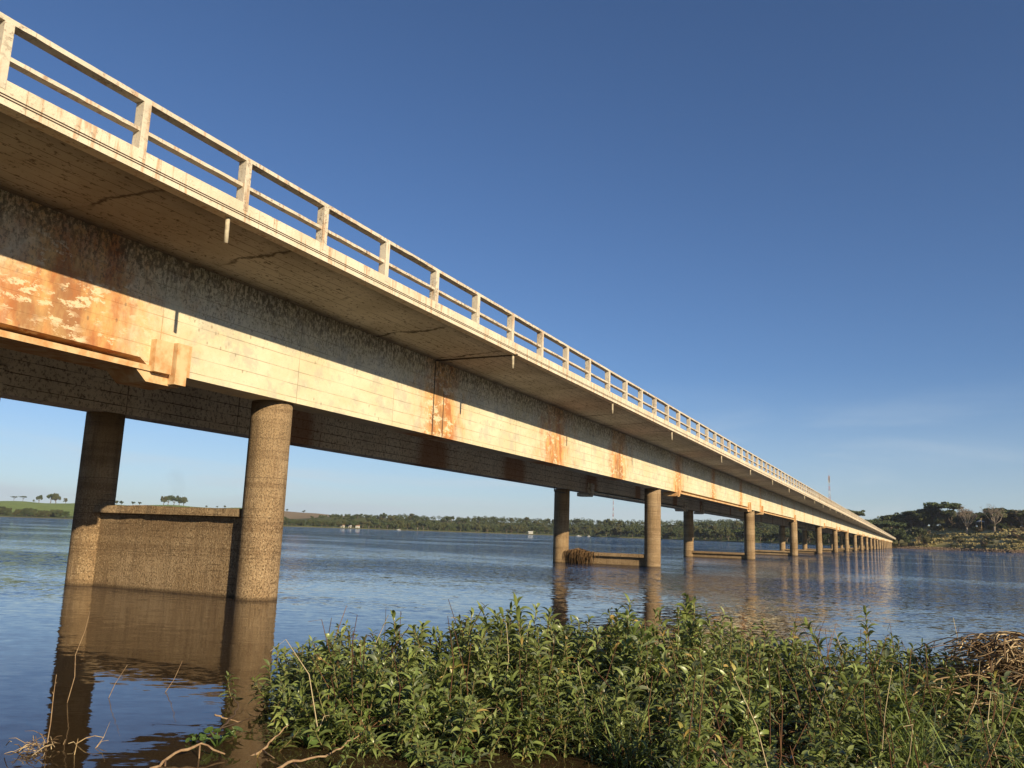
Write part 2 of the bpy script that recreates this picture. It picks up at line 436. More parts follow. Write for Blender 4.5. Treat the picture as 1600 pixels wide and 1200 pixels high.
chipped(X0,200,YE+.01,YE+.21,8.70,8.795,M['rail'],'top_rail',3,railing)
chipped(200,X1,YE+.01,YE+.21,8.70,8.795,M['rail'],'top_rail',4,railing,step=6,amp=.004)
chipped(X0,200,YE+.035,YE+.18,8.168,8.247,M['rail'],'middle_rail',5,railing)
chipped(200,X1,YE+.035,YE+.18,8.168,8.247,M['rail'],'middle_rail',6,railing,step=6,amp=.004)
pm=None; rest=MB(); npost=0
k=-8
while P0+k*PP<X1-.3:
    x=P0+k*PP; lean=rnd.uniform(-.012,.012)
    if x<P0-3*PP or npost>=98:
        rest.box(x-.088,x+.088,YE+.006,YE+.20,7.70+G*x,8.70+G*x)
    else:
        b=MB(); b.box(x-.074,x+.074,YE-.008,YE+.20,7.70+G*x,8.70+G*x)
        o=b.build('post',M['rail'],railing,bevel=.012); npost+=1
        # small collar of mortar at the head of the post
    k+=1
o=rest.build('post',M['rail'],railing); o['kind']='stuff'
b=MB(); b.prism([(YW-.21,8.685),(YW-.01,8.685),(YW-.01,8.80),(YW-.21,8.80)],X0,X1,None,G); b.prism([(YW-.18,8.16),(YW-.04,8.16),(YW-.04,8.26),(YW-.18,8.26)],X0,X1,None,G)
k=-8
while P0+k*PP<X1-.3:
    x=P0+k*PP; b.box(x-.095,x+.095,YW-.2,YW-.006,7.70+G*x,8.69+G*x); k+=1
o=b.build('railing',M['rail'],bridge); o['kind']='stuff'

# drains under the cantilever
for i,x in enumerate(DRAINS):
    if x>X1-2: break
    b=MB(); z=7.47+G*x
    L=(.455,.50,.44,.46)[i%4]
    b.tube([(x,YE+.13,z+.05),(x,YE+.125,z-.1),(x+rnd.uniform(-.006,.006),YE+.12,z-L)],[.043,.043,.041],12)
    b.build('drain_pipe',M['pipe'],bridge)

# half joints: corbels and the maintenance ledge slung under each drop-in span
def corbel(x,yg,zb,mir,mat):
    s=-1 if mir else 1          # mir: the ledge lies towards +x
    def bx(b,a,c,*r): 
        lo,hi=sorted((x+s*a,x+s*c)); return b.box(lo,hi,*r)
    z=G*x
    b=MB(); bx(b,-.50,-.06,yg-.16,yg+.3,zb-.05+z,zb+.62+z); bx(b,.0,.30,yg-.22,yg+.3,zb-.24+z,zb+.64+z); bx(b,.30,.52,yg-.06,yg+.2,zb-.012+z,zb+.68+z)
    # seat block below: chamfered wedge
    lo=zb-.27+z; hi=zb-.02+z
    n=len(b.v); xa,xb,xc=x-s*.85,x-s*.55,x+s*.295
    for (xx,zz) in ((xa,hi),(xb,lo),(xc,lo),(xc,hi)):
        b.v+=[(xx,yg-.02,zz),(xx,yg+GW+.02,zz)]
    q=[(0,2,4,6),(1,7,5,3),(0,1,3,2),(2,3,5,4),(4,5,7,6),(6,7,1,0)]
    for f in q: b.f.append(tuple(n+i for i in (f if s>0 else f[::-1]))); b.sm.append(False)
    b.build('corbel',mat,bridge)
for i,(lo,hi) in enumerate(LEDGE):
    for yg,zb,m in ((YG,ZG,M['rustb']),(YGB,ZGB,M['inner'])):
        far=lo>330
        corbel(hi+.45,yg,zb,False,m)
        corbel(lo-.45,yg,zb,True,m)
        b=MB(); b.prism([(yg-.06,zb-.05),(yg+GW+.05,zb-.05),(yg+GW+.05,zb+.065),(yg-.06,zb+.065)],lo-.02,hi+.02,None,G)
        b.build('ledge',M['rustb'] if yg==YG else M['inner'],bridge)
# piers
for k in range(-1,23):
    x=XA+k*SP; near=k<6
    for y,zb in ((YA,ZG),(YB,ZGB)):
        b=MB(); seg=64 if near else 20
        zt=zb+G*x-.002
        zs=[-2.2]+[zt*j/8 for j in range(0,9)]
        b.tube([(x,y,z) for z in zs],R,seg)
        b.build('column',M['pier'],bridge)
    top=2.18 if k==0 else (.76 if k==1 else .62)
    if k==-1: top=2.6
    b=MB(); b.box(x-.15,x+.15,YA+R-.06,YB-R+.06,-2.2,top-.195)
    w=b.build('pier_wall',M['pier'],bridge)
    # coping with a worn front edge
    r=random.Random(50+k); b=MB(); n=24; y0,y1=YA+R-.05,YB-R+.12
    rag=0
    for i in range(n+1):
        y=y0+(y1-y0)*i/n; rag=rag*.6+r.gauss(0,.012)
        if k==0 and i in (15,16,): rag+=.02
        b.v+=[(x-.36+abs(rag),y,top-.2),(x+.36,y,top-.2),(x+.36,y,top),(x-.33+abs(rag),y,top+rag*.5)]
    for i in range(n):
        for j in range(4):
            a=i*4+j; c=i*4+(j+1)%4; b.f.append((a,a+4,c+4,c)); b.sm.append(False)
    b.f.append((0,1,2,3)); b.sm.append(False); m=n*4; b.f.append((m+3,m+2,m+1,m)); b.sm.append(False)
    c=MB(); c.v=b.v; c.f=b.f; c.sm=b.sm
    o=c.build('coping',M['pier'],None); o.parent=w; o.matrix_parent_inverse=Matrix.Identity(4)
    # cross beam tying the girder pair above the columns
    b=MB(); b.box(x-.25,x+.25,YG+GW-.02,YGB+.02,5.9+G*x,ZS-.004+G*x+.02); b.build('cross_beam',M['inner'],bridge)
# ladder hook by the second far column
xh=XA+SP-2.55
b=MB(); b.tube([(xh,YGB+.1,ZGB+.05),(xh,YGB+.1,ZGB-.3),(xh+1.9,YGB+.1,ZGB-.3)],.03,6); b.build('ladder_hook',M['steel'],bridge)

# ------------------------------------------------------------------ terrain: one sheet in polar rings around the viewer
def lerp(tab,x):
    if x<=tab[0][0]: return tab[0][1]
    for (a,va),(b_,vb) in zip(tab,tab[1:]):
        if x<=b_:
            q=(x-a)/(b_-a); q=q*q*(3-2*q) ; return va+(vb-va)*q
    return tab[-1][1]
SHORE=[(-900,1700),(0,1500),(130,1400),(445,1300),(620,1420),(863,1450),(1000,1250),(1200,1000),(1330,830),(1394,765),(1450,745),(1600,665),(1800,560),(2300,430)]
def sm(a,b,x):
    q=min(1,max(0,(x-a)/(b-a))); return q*q*(3-2*q)
def near_bank(f,r):
    z=.9-.165*f
    hump=sm(-3.0,-.4,r)*sm(4.2,6.2,f)*(1-sm(9.6,11.6,f))
    left=sm(-3.4,-2.2,r)
    z=z*(1-hump)+hump*(-.13+.15*sm(7.6,8.6,f)+.035*math.sin(f*2.1+r)+.03*math.sin(r*3.3))
    z-= (1-left)*.25*sm(3.5,5,f)
    return max(-2.2,min(3.5,z))
def far_profile(u,t):
    """height above the water, t metres behind the far shoreline"""
    left=1.5*sm(0,12,t)+ (3.5+2*math.sin(u*.05))*sm(10,90,t)+ lerp([(-900,34),(0,30),(120,33),(300,36),(445,35),(540,30),(700,26),(1000,24),(1250,26),(1400,24)],u)*sm(150,900,t)
    mid=1.5*sm(0,12,t)+22*sm(40,330,t)+lerp([(445,14),(600,6),(1250,6)],u)*sm(500,1000,t)
    right=1.5*sm(0,6,t)+4.0*sm(10,24,t)+3.4*sm(34,44,t)+5.2*sm(50,72,t)+5.0*sm(84,110,t)+8*sm(150,400,t)
    a=sm(430,560,u); c=sm(1360,1425,u)
    return (left*(1-a)+mid*a)*(1-c)+right*c
def u_of(x,y):
    f=x*FW.x+y*FW.y; r=x*RT.x+y*RT.y
    if f<=.01*abs(r)+1e-6: return (2600 if r>0 else -1400),f,r
    return max(-1400,min(2600,800+FPX*r/f)),f,r
def ground(x,y):
    d=math.hypot(x,y); u,f,r=u_of(x,y)
    if d<30: return near_bank(f,r)
    rs=lerp(SHORE,u)
    nb=near_bank(f,r)
    if f<1.: return nb if nb>-2 else nb
    t=d-rs
    if t<0: return max(nb,-2.2+2.2*sm(-30,0,t)-.02)
    h=far_profile(u,t)
    wob=math.sin(x*.021+1)*math.sin(y*.017+2)*1.2+math.sin(x*.07)*math.sin(y*.06)*.5
    return h+wob*sm(15,80,t)
def tint(x,y,z):
    d=math.hypot(x,y); u,f,r=u_of(x,y)
    if d<40 or f<1: 
        return (.045,.030,.018) if z<.35 else (.12,.11,.05)
    t=d-lerp(SHORE,u)
    if t<0: return (.05,.035,.02)
    mud=(.20,.13,.075); 
    if u>1380:
        g=[(0,mud),(9,(.19,.13,.07)),(14,(.13,.13,.05)),(24,(.40,.33,.15)),(34,(.2,.19,.075)),(44,(.58,.47,.23)),(60,(.36,.32,.13)),(74,(.6,.49,.24)),(100,(.56,.45,.22)),(140,(.2,.2,.08))]
    elif u<430: g=[(0,(.26,.2,.13)),(8,(.10,.12,.045)),(90,(.12,.15,.05)),(140,(.23,.29,.085)),(600,(.25,.31,.09)),(1000,(.22,.27,.09))]
    else: g=[(0,(.20,.15,.08)),(12,(.16,.19,.06)),(45,(.10,.12,.04)),(330,(.12,.12,.05)),(420,(.32,.23,.14)),(1200,(.34,.25,.16))]
    for (a,ca),(b_,cb) in zip(g,g[1:]):
        if t<=b_:
            q=(t-a)/(b_-a); return tuple(p+(s-p)*q for p,s in zip(ca,cb))
    return g[-1][1]
def build_ground():
    angs=[]
    a=-180.
    while a<180:
        angs.append(a); a+= .35 if -42<a<42 else 3.0
    b=MB(); cols=[]; na=len(angs); nr=0
    rings=[.8+.55*i for i in range(22)]+[14,16,19,24,32,60,130,240]
    ts=[-25,-10,-3,0,2,4,7,11,16,22,29,36,44,53,63,74,87,100,120,145,180,220,270,330,400,480,560,650,750,900,1050,1250,1500,2000,3000,5000]
    for ri in range(len(rings)+len(ts)):
        for ang in angs:
            th=math.radians(-ang)+YAW
            dx,dy=math.cos(th),math.sin(th)
            u,_,_=u_of(dx*100,dy*100); rs=lerp(SHORE,u)
            d=rings[ri] if ri<len(rings) else rs+ts[ri-len(rings)]
            x,y=d*dx,d*dy; z=ground(x,y); b.v.append((x,y,z)); cols.append((*tint(x,y,z),1))
        nr+=1
    for i in range(nr-1):
        for j in range(na):
            p=i*na+j; q=i*na+(j+1)%na
            b.f.append((p,p+na,q+na,q)); b.sm.append(True)
    b.v.append((0,0,.9)); cols.append((.12,.11,.05,1)); c=len(b.v)-1
    for j in range(na): b.f.append((c,j,(j+1)%na)); b.sm.append(True)
    o=b.build('ground',mat_terrain()); tag(o,kind='structure')
    ca=o.data.color_attributes.new('tint','FLOAT_COLOR','POINT')
    ca.data.foreach_set('color',[k for c in cols for k in c])
    return o
build_ground()
b=MB(); b.face([(-6000,-6000,0),(6000,-6000,0),(6000,6000,0),(-6000,6000,0)]); tag(b.build('water',mat_water()),kind='structure')

# ------------------------------------------------------------------ trees
def leaf_cloud(b,c,rad,n,size,r,flat=1.,shell=.55):
    for _ in range(n):
        while True:
            p=Vector((r.uniform(-1,1),r.uniform(-1,1),r.uniform(-1,1)))
            if shell<p.length<1 or (p.length<1 and r.random()<.35): break
        q=Vector(c)+Vector((p.x*rad[0],p.y*rad[1],p.z*rad[2]))
        n1=Vector((r.gauss(0,1),r.gauss(0,1),r.gauss(0,1))).normalized()
        n1=(n1+Vector((p.x,p.y,p.z+.4))*.9).normalized()
        t1=n1.orthogonal().normalized(); t1.rotate(Matrix.Rotation(r.uniform(0,6.28),3,n1)); t2=n1.cross(t1)
        s=size*r.uniform(.6,1.35); w=s*r.uniform(.5,.95)
        b.face([q-t1*s,q-t2*w*.8+t1*s*.15,q+t1*s,q+t2*w])
def make_tree(kind,seed):
    """returns (trunk MB, crown MB or None) about 10 m tall, root at the origin"""
    r=random.Random(seed); tr=MB(); cr=MB()
    H=10.
    if kind=='broad':      nb,ht,sp,th=7,.30,4.2,2.0
    elif kind=='umbrella': nb,ht,sp,th=8,.45,5.6,1.15
    elif kind=='round':    nb,ht,sp,th=8,.22,3.0,2.7
    elif kind=='slim':     nb,ht,sp,th=6,.35,1.8,2.4
    elif kind=='bare':     nb,ht,sp,th=9,.26,4.2,2.
    elif kind=='bushy':    nb,ht,sp,th=9,.14,3.6,3.0
    top=Vector((r.uniform(-.5,.5),r.uniform(-.5,.5),H*ht))
    tr.tube([(0,0,-.6),(r.uniform(-.1,.1),0,H*ht*.5),top],[.42,.33,.28],7)
    for i in range(nb):
        a=6.283*i/nb+r.uniform(-.4,.4); d=sp*r.uniform(.35,1.) if i else 0
        if kind=='bushy': zz=H*r.uniform(.2,.85)
        elif kind in('round','slim'): zz=H*r.uniform(.42,.84)
        elif kind=='umbrella': zz=H*(.90-.12*(d/sp)**2)+r.uniform(-.7,.3)
        else: zz=H*(.80-.22*(d/sp)**2)+r.uniform(-.9,.6)
        e=Vector((d*math.cos(a),d*math.sin(a),zz))
        mid=top.lerp(e,.5)+Vector((r.uniform(-.5,.5),r.uniform(-.5,.5),-.5*(zz-H*ht)*.2))
        tr.tube([top*.9,mid,e],[.17,.11,.05],5)
        if kind=='bare':
            for _ in range(7):
                e2=e.lerp(mid,r.uniform(0,.8)); v=Vector((r.gauss(0,1),r.gauss(0,1),r.uniform(.1,1.6))).normalized()
                e3=e2+v*r.uniform(1.,2.3); tr.tube([e2,e2.lerp(e3,.5)+Vector((r.uniform(-.2,.2),r.uniform(-.2,.2),.1)),e3],[.07,.045,.02],4)
                for _ in range(4):
                    s=e2.lerp(e3,r.uniform(.3,1)); tr.tube([s,s+Vector((r.gauss(0,1),r.gauss(0,1),r.uniform(0,1.4))).normalized()*r.uniform(.5,1.2)],[.035,.015],3)
            leaf_cloud(cr,e,(1.3,1.3,.9),16,.2,r)
        else:
            k=1.0
            leaf_cloud(cr,e,(sp*.42*r.uniform(.75,1.2),sp*.42*r.uniform(.75,1.2),th*r.uniform(.6,1.)*.75),190,.42,r)
            for _ in range(3):
                o=e+Vector((r.gauss(0,1)*sp*.3,r.gauss(0,1)*sp*.3,r.gauss(0,.5)*th*.5))
                leaf_cloud(cr,o,(sp*.2,sp*.2,th*.4),60,.38,r)
    return tr,cr
M['crown']=mat_crown('dark_foliage',(.048,.070,.030),(.078,.102,.038))
M['crown2']=mat_crown('olive_foliage',(.075,.090,.036),(.105,.115,.045))
M['crown3']=mat_crown('dusty_foliage',(.11,.092,.055),(.15,.125,.075))
TREES={}
def proto(kind,seed,crown,bark='bark'):
    tr,cr=make_tree(kind,seed); return (tr.mesh('trunk',M[bark]),cr.mesh('crown',M[crown]))
LIB={'broad':[proto('broad',s,'crown') for s in (1,2,3)]+[proto('broad',4,'crown2')],
     'round':[proto('round',s,'crown') for s in (11,12)]+[proto('round',13,'crown2'),proto('round',14,'crown2')],
     'bushy':[proto('bushy',s,'crown') for s in (51,52)]+[proto('bushy',s,'crown2') for s in (53,54)],
     'dry':[proto('bushy',s,'crown3','palebark') for s in (61,62)],
     'umbrella':[proto('umbrella',s,'crown') for s in (21,22)],
     'slim':[proto('slim',31,'crown2','palebark'),proto('slim',32,'crown')],
     'bare':[proto('bare',s,'crown3','palebark') for s in (41,42)]}
def tree(name,x,y,h,kind,label,cat='tree',group=None,wide=1.,var=None,sink=.0):
    z=ground(x,y)-sink
    tm,cm=LIB[kind][var if var is not None else rnd.randrange(len(LIB[kind]))]
    o=empty(name,(x,y,z),label,cat,group,rnd.uniform(0,6.28)); s=h/10.
    o.scale=(s*wide,s*wide,s)
    for nm,me in (('trunk',tm),('crown',cm)):
        c=bpy.data.objects.new(nm,me); COL.objects.link(c); c.parent=o
    return o
def at(u,t):
    """ground point on the bearing of u, t metres behind its shoreline"""
    th=YAW-math.atan(az(u)); d=lerp(SHORE,u)+t
    return d*math.cos(th),d*math.sin(th)
# the wood on the far shore
GW_='trees of the wood along the far shore'
for i in range(296):
    row=i%3; u=438+(1395-438)*(((i//3)+.5*row*.66+rnd.uniform(-.4,.4))/98.)
    t=(14,75,190)[row]*rnd.uniform(.75,1.35)
    if 735<u<930 and row==0: t+=26
    if u<560: t=(12,30,60)[row]*rnd.uniform(.8,1.2)
    kind=rnd.choice(['broad','round','round','round','bushy','bushy','umbrella' if row else 'bushy','slim'])
    h=rnd.uniform(10,15.5)*(1.15 if u>1230 else 1)*(.55+.45*sm(440,640,u))
    x,y=at(u,t); tree('shore_tree',x,y,h,kind,'dark green leafy tree crowded into the wood along the far shore','tree',GW_,wide=1.25)
# the wood behind, one mass up the slope
b=MB(); r=random.Random(77)
for i in range(760):
    u=500+(1400-500)*((i*.7548777)%1.0); t=r.uniform(22,400); x,y=at(u,t); z=ground(x,y); k=r.uniform(.8,1.25)*(.35+.65*sm(480,760,u))
    if 735<u<930 and t<60: continue
    leaf_cloud(b,(x,y,z+3.5*k),(6*k,6*k,4.5*k),70,1.0,r)
    leaf_cloud(b,(x+r.uniform(-4,4),y+r.uniform(-4,4),z+r.uniform(6,9)*k),(4.5*k,4.5*k,3.2*k),60,.9,r)
tag(b.build('distant_wood',M['crown']),'mass of dark woodland rising behind the trees of the far shore','wood',kind='stuff')
# low scrub on the left shore
for i in range(90):
    u=-40+(150 if i%2 else 540)*rnd.random(); t=rnd.uniform(8,110)
    x,y=at(u,t); tree('shore_bush',x,y,rnd.uniform(6,12),'bushy','low olive bush in the scrub strip along the left shore','bush','bushes along the left shore',wide=1.5)
for (u,t,h,k,l) in ((38,900,12,'umbrella','small flat-topped tree alone on the green hill skyline'),(52,905,13,'umbrella','lone wide tree on the green hill skyline beside a smaller one'),
    (5,900,8,'umbrella','flat tree at the left end of the hill skyline'),(77,900,19,'round','mid-sized round tree left of the taller grove on the green hill'),(69,890,7,'round','small bush left of the hilltop trees'),
    (95,905,25,'broad','big dark grove tree on the green hill left of the near pier'),(103,900,25,'round','tall round tree in the hill grove beside the near pier'),(118,900,13,'round','low tree at the pier edge of the hill grove')):
    x,y=at(u,t); tree('hill_tree',x,y,h,k,l)
for i,(u,h) in enumerate(((269,22),(276,24),(285,22),(293,24),(300,22))):
    x,y=at(u,870+i*6); tree('grove_tree',x,y,h,'round','dark round tree of the tight clump on the skyline between the near columns','tree','skyline clump between the near columns',wide=1.1)
for i,(u,h) in enumerate(((196,9),(204,10),(222,9),(232,8),(335,5),(352,5),(364,6),(460,6),(486,7))):
    x,y=at(u,870); tree('ridge_tree',x,y,h,'round','low tree scattered on the distant ridge line behind the pier wall','tree','low trees on the distant ridge',wide=1.5)
# right bank behind the end of the bridge
for (u,t,h,k,w,l,v) in (
    (1403,14,15,'round',1.15,'very dark bushy tree against the far end of the bridge',0),
    (1418,10,14,'round',1.2,'dark rounded tree just right of the bridge end',1),
    (1434,20,12,'round',1.2,'dense dark shrub tree at the foot of the grassy bank',0),
    (1446,14,8,'round',1.2,'small bushy tree low on the grassy bank',2),
    (1322,250,25,'umbrella',1.0,'tall spreading tree rising above the far deck',0),(1338,240,23,'umbrella',.9,'flat-crowned tree rising over the far deck railing',1),
    (1362,170,20,'broad',1.1,'big tree leaning over the far end of the deck',0),(1375,140,17,'broad',1.1,'round-topped tree above the end of the deck',1),
    (1392,150,19,'broad',1.2,'low dark tree in the gap above the white house',2),(1408,120,17,'broad',1.1,'dark tree behind the white house on the bank',0),
    (1424,110,16,'umbrella',1.1,'flat dark tree above the dense bush by the bridge end',1),
    (1440,112,16,'broad',1.0,'open-branched tree left of the great umbrella tree',1),(1455,118,19,'umbrella',1.0,'thin-crowned tree touching the great umbrella tree',0),
    (1472,120,22,'umbrella',1.25,'great spreading umbrella tree on the right bank skyline',0),(1484,112,17,'broad',1.1,'dark tree under the great umbrella tree',2),
    (1509,76,19,'bare',1.0,'bare reddish tree standing in front of the umbrella tree',0),(1503,108,17,'bare',1.1,'grey leafless tree behind the reddish one',1),
    (1552,100,18,'bare',1.05,'bare branching tree right of the white pavilion',1),(1545,92,12,'broad',1.1,'low dark tree at the foot of the bare branching tree',1),
    (1565,102,13,'broad',1.3,'broad grey-green tree near the right picture edge',2),(1580,96,12.5,'broad',1.2,'brownish leafy tree second from the right picture edge',3),
    (1596,92,12.5,'bare',1.2,'twiggy grey tree at the right picture edge',0),(1612,94,13,'broad',1.3,'leafy tree cut by the right picture edge',3),(1640,95,13,'broad',1.3,'leafy tree beyond the right picture edge',2)):
    if u>1430: h*=1.5 if (u>1530 or k=='bare') and h<15 else (1.25 if k=='bare' else 1.08)
    if u>1528 and 'pavilion' not in l: t+=38
    if k=='umbrella' and u>1430: k='broad' if u<1465 else k
    x,y=at(u,t); tree('bank_tree',x,y,h,k,l,wide=w,var=v)
for i in range(56):
    u=1400+250*((i*.618)%1); t=rnd.uniform(98,150)+(38 if u>1528 else 0); h=rnd.uniform(9,16)
    x,y=at(u,t); tree('bank_tree',x,y,h,rnd.choice(['bushy','round','dry','dry','bare']),'small leafy tree filling the dark belt under the taller trees of the right bank','tree','low trees of the right bank belt',wide=1.25)
for i in range(120):
    u=rnd.uniform(1432,1640); t=rnd.choice([12,28,33,46,52,60,78,100,112,118])+rnd.uniform(-5,5)
    x,y=at(u,t); tree('bank_bush',x,y,rnd.uniform(1.2,3.4)*(1.6 if t>95 else 1),rnd.choice(['bushy','dry']),'low scrubby bush on the dry grass terraces of the right bank','bush','bushes on the grassy right bank',wide=1.9)

# dry grass tussocks on the terraces and stones along the waterline
b=MB(); r=random.Random(91)
for i in range(5200):
    u=r.uniform(1425,1650); t=r.choice([r.uniform(8,30),r.uniform(36,58),r.uniform(60,82),r.uniform(84,118)]); x,y=at(u,t); z=ground(x,y)
    if math.sin(x*.09)*math.sin(y*.11+1)>.45: continue
    h=r.uniform(.5,1.5); w=r.uniform(.5,1.6)
    for q in range(3):
        a=r.uniform(0,3.14); d=Vector((math.cos(a),math.sin(a),0))*w*.5; p=Vector((x+r.uniform(-.5,.5),y+r.uniform(-.5,.5),z-.1)); l=Vector((r.uniform(-.4,.4),r.uniform(-.4,.4),h))
        b.face([p-d,p+d,p+d*.5+l,p-d*.8+l*.8])
t=NT('dry_grass'); geo=t.n.new('ShaderNodeNewGeometry').outputs['Random Per Island']; big=t.noise(t.obj(),.06,4,.6)
t.done(t.mix(t.math('MULTIPLY_ADD',big,1.2,-.2,clamp=True),t.mix(geo,(.50,.40,.19),(.36,.28,.12)),t.mix(geo,(.22,.2,.08),(.13,.13,.05))),.9)
tag(b.build('dry_grass',t.m),'dry golden grass tussocks covering the terraced right bank','grass',kind='stuff')
b=MB(); 
for i in range(900):
    u=r.uniform(1400,1650); t_=r.uniform(-1,9); x,y=at(u,t_); z=max(-.1,ground(x,y)); s_=r.uniform(.25,.9); n=len(b.v)
    for (cx,cy,cz) in ((-1,-.8,-.4),(1,-.7,-.4),(.9,.8,-.4),(-.8,1,-.4),(-.5,-.4,.6),(.6,-.5,.7),(.4,.5,.5),(-.5,.5,.8)):
        b.v.append((x+cx*s_*r.uniform(.6,1.2),y+cy*s_*r.uniform(.6,1.2),z+cz*s_*r.uniform(.6,1.2)))
    for q in ((0,3,2,1),(4,5,6,7),(0,1,5,4),(1,2,6,5),(2,3,7,6),(3,0,4,7)): b.f.append(tuple(n+k for k in q)); b.sm.append(False)
tag(b.build('rubble',mat_plain('rubble_stone',(.24,.17,.11),.9,(.12,.08,.055),.7)),'brown stones and mud clods along the waterline of the right bank','stones',kind='stuff')

# ------------------------------------------------------------------ small far things
def house(u,t,w,d,h,label,roof='tile',rz=.3):
    x,y=at(u,t); z=ground(x,y); o=empty('house',(x,y,z-.2),label,'house',None,YAW+rz)
    b=MB(); b.box(-d/2,d/2,-w/2,w/2,0,h); b.build('wall',M['white'],o)
    b=MB(); n=0
    b.v=[(-d/2-.5,-w/2-.5,h),(d/2+.5,-w/2-.5,h),(d/2+.5,w/2+.5,h),(-d/2-.5,w/2+.5,h),(0,-w/2-.5,h+1.5),(0,w/2+.5,h+1.5)]
    b.f=[(0,1,4),(1,2,5,4),(2,3,5),(3,0,4,5),(3,2,1,0)]; b.sm=[False]*5; b.build('roof',M[roof],o)
    for yy in (-w*.25,w*.25):
        b=MB(); b.box(-d/2-.06,-d/2+.02,yy-.6,yy+.6,1.0,2.2); b.build('window',M['glass'],o)
    b=MB(); b.box(-d/2-.05,-d/2+.02,-.45,.45,.2,2.3); b.build('door',M['bark'],o)
house(547,14,6,6,3.2,'small white house low among trees on the far shore'); house(558,16,5,5,3.,'cream shed right of the small white lakeside house','white'); house(570,14,7,6,3.4,'low house with orange roof right of the shed on the far shore')
house(1363,60,12,8,5,'white house glimpsed between trees above the bridge end','white'); house(836,12,8,5,3.,'white boathouse at the water beside the far pier column','white')
def boat(u,t,L,label):
    x,y=at(u,t); o=empty('boat',(x,y,0),label,'boat',None,YAW+1.3)
    b=MB(); st=[(-L/2,.35),(-L/4,.9),(0,1.),(L/4,.85),(L/2,.05)]
    for (xx,w) in st: b.v+=[(xx,-w,.75),(xx,-w*.6,-.2),(xx,w*.6,-.2),(xx,w,.75)]
    for i in range(4):
        for j in range(3):
            a=i*4+j; b.f.append((a,a+4,a+5,a+1)); b.sm.append(True)
    b.f+=[(0,1,2,3),(19,18,17,16)]+[(i*4+3,i*4+7,i*4+4,i*4) for i in range(4)]; b.sm+=[False]*6
    b.build('hull',M['white'],o)
    b=MB(); b.box(-L*.15,L*.12,-.6,.6,.75,1.7); b.build('cabin',M['white'],o)
boat(633,-40,9,'small white motor boat out on the lake before the wooded shore'); boat(910,-12,10,'white boat moored at the shore right of the far column'); boat(926,-10,7,'smaller white boat moored beside the larger one')
def mast(u,t,h,label,w=1.6,cat='mast'):
    x,y=at(u,t); z=ground(x,y); o=empty('radio_mast',(x,y,z),label,cat)
    n=10
    for seg in range(n):
        b=MB(); z0,z1=h*seg/n,h*(seg+1)/n; w0=w*(1-.8*seg/n); w1=w*(1-.8*(seg+1)/n)
        for sx,sy in ((-1,-1),(1,-1),(1,1),(-1,1)):
            b.tube([(sx*w0,sy*w0,z0),(sx*w1,sy*w1,z1)],.16,4)
        for (ax,ay,bx,by) in ((-1,-1,1,-1),(1,-1,1,1),(1,1,-1,1),(-1,1,-1,-1)):
            b.tube([(ax*w0,ay*w0,z0),(bx*w1,by*w1,z1)],.09,4); b.tube([(bx*w0,by*w0,z0),(ax*w1,ay*w1,z1)],.09,4)
        b.build('lattice_section',M['red'] if seg%2 else M['mast'],o)
    b=MB(); b.tube([(0,0,h),(0,0,h+h*.12)],.12,5); b.build('antenna',M['mast'],o)
    if w>1.5:
        for a in range(3):
            b=MB(); aa=a*2.1; b.box(math.cos(aa)*1.2-.35,math.cos(aa)*1.2+.35,math.sin(aa)*1.2-.35,math.sin(aa)*1.2+.35,h*.86,h*.98); b.build('antenna_panel',M['mast'],o)
mast(1299,420,76,'red and white lattice mast above the far deck',2.0); mast(963,700,72,'thin grey lattice mast on the skyline between two columns',1.2)
# pavilion and pole on the right bank
x,y=at(1531,104); z=ground(x,y); o=empty('pavilion',(x,y,z),'white pyramid-roofed pavilion between bare trees on the right bank','pavilion',rz=YAW)
b=MB(); b.v=[(-2.6,-2.6,6.6),(2.6,-2.6,6.6),(2.6,2.6,6.6),(-2.6,2.6,6.6),(0,0,8.4)]; b.f=[(0,1,4),(1,2,4),(2,3,4),(3,0,4),(3,2,1,0)]; b.sm=[False]*5; b.build('roof',M['white'],o)
for sx,sy in ((-1,-1),(1,-1),(1,1),(-1,1)):
    b=MB(); b.tube([(sx*2.3,sy*2.3,-.3),(sx*2.3,sy*2.3,6.62)],.12,6); b.build('post',M['palebark'],o)
x,y=at(1532.5,97); z=ground(x,y); o=empty('utility_pole',(x,y,z),'pale timber utility pole in front of the white pavilion','pole',rz=YAW)
b=MB(); b.tube([(0,0,-.5),(0,0,11.5)],[.2,.15],8); b.build('pole',M['straw'],o); b=MB(); b.box(-.08,.08,-.9,.9,10.9,11.1); b.build('crossarm',M['straw'],o)

# ------------------------------------------------------------------ near bank plants
def leaf(b,base,az_,L,W,up,droop,r,roll=0.):
    """folded lance-shaped leaf"""
    d=Vector((math.cos(az_),math.sin(az_),0)); side=Vector((-d.y,d.x,0)); p=Vector(base); e=up; n=5; pts=[]
    side=(side+Vector((0,0,roll))).normalized()
    for i in range(n+1):
        q=i/n; w=W*(math.sin(math.pi*min(1,q*.86+.10))**.85)*(1-q**3)
        pts.append((p.copy(),w)); step=L/n
        p=p+(d*math.cos(e)+Vector((0,0,math.sin(e))))*step; e-=droop/n
    m=len(b.v)
    for (q,w) in pts:
        b.v+=[tuple(q+side*w+Vector((0,0,w*.45))),tuple(q),tuple(q-side*w+Vector((0,0,w*.45)))]
    for i in range(n):
        a=m+i*3
        b.f+=[(a,a+1,a+4,a+3),(a+1,a+2,a+5,a+4)]; b.sm+=[True,True]
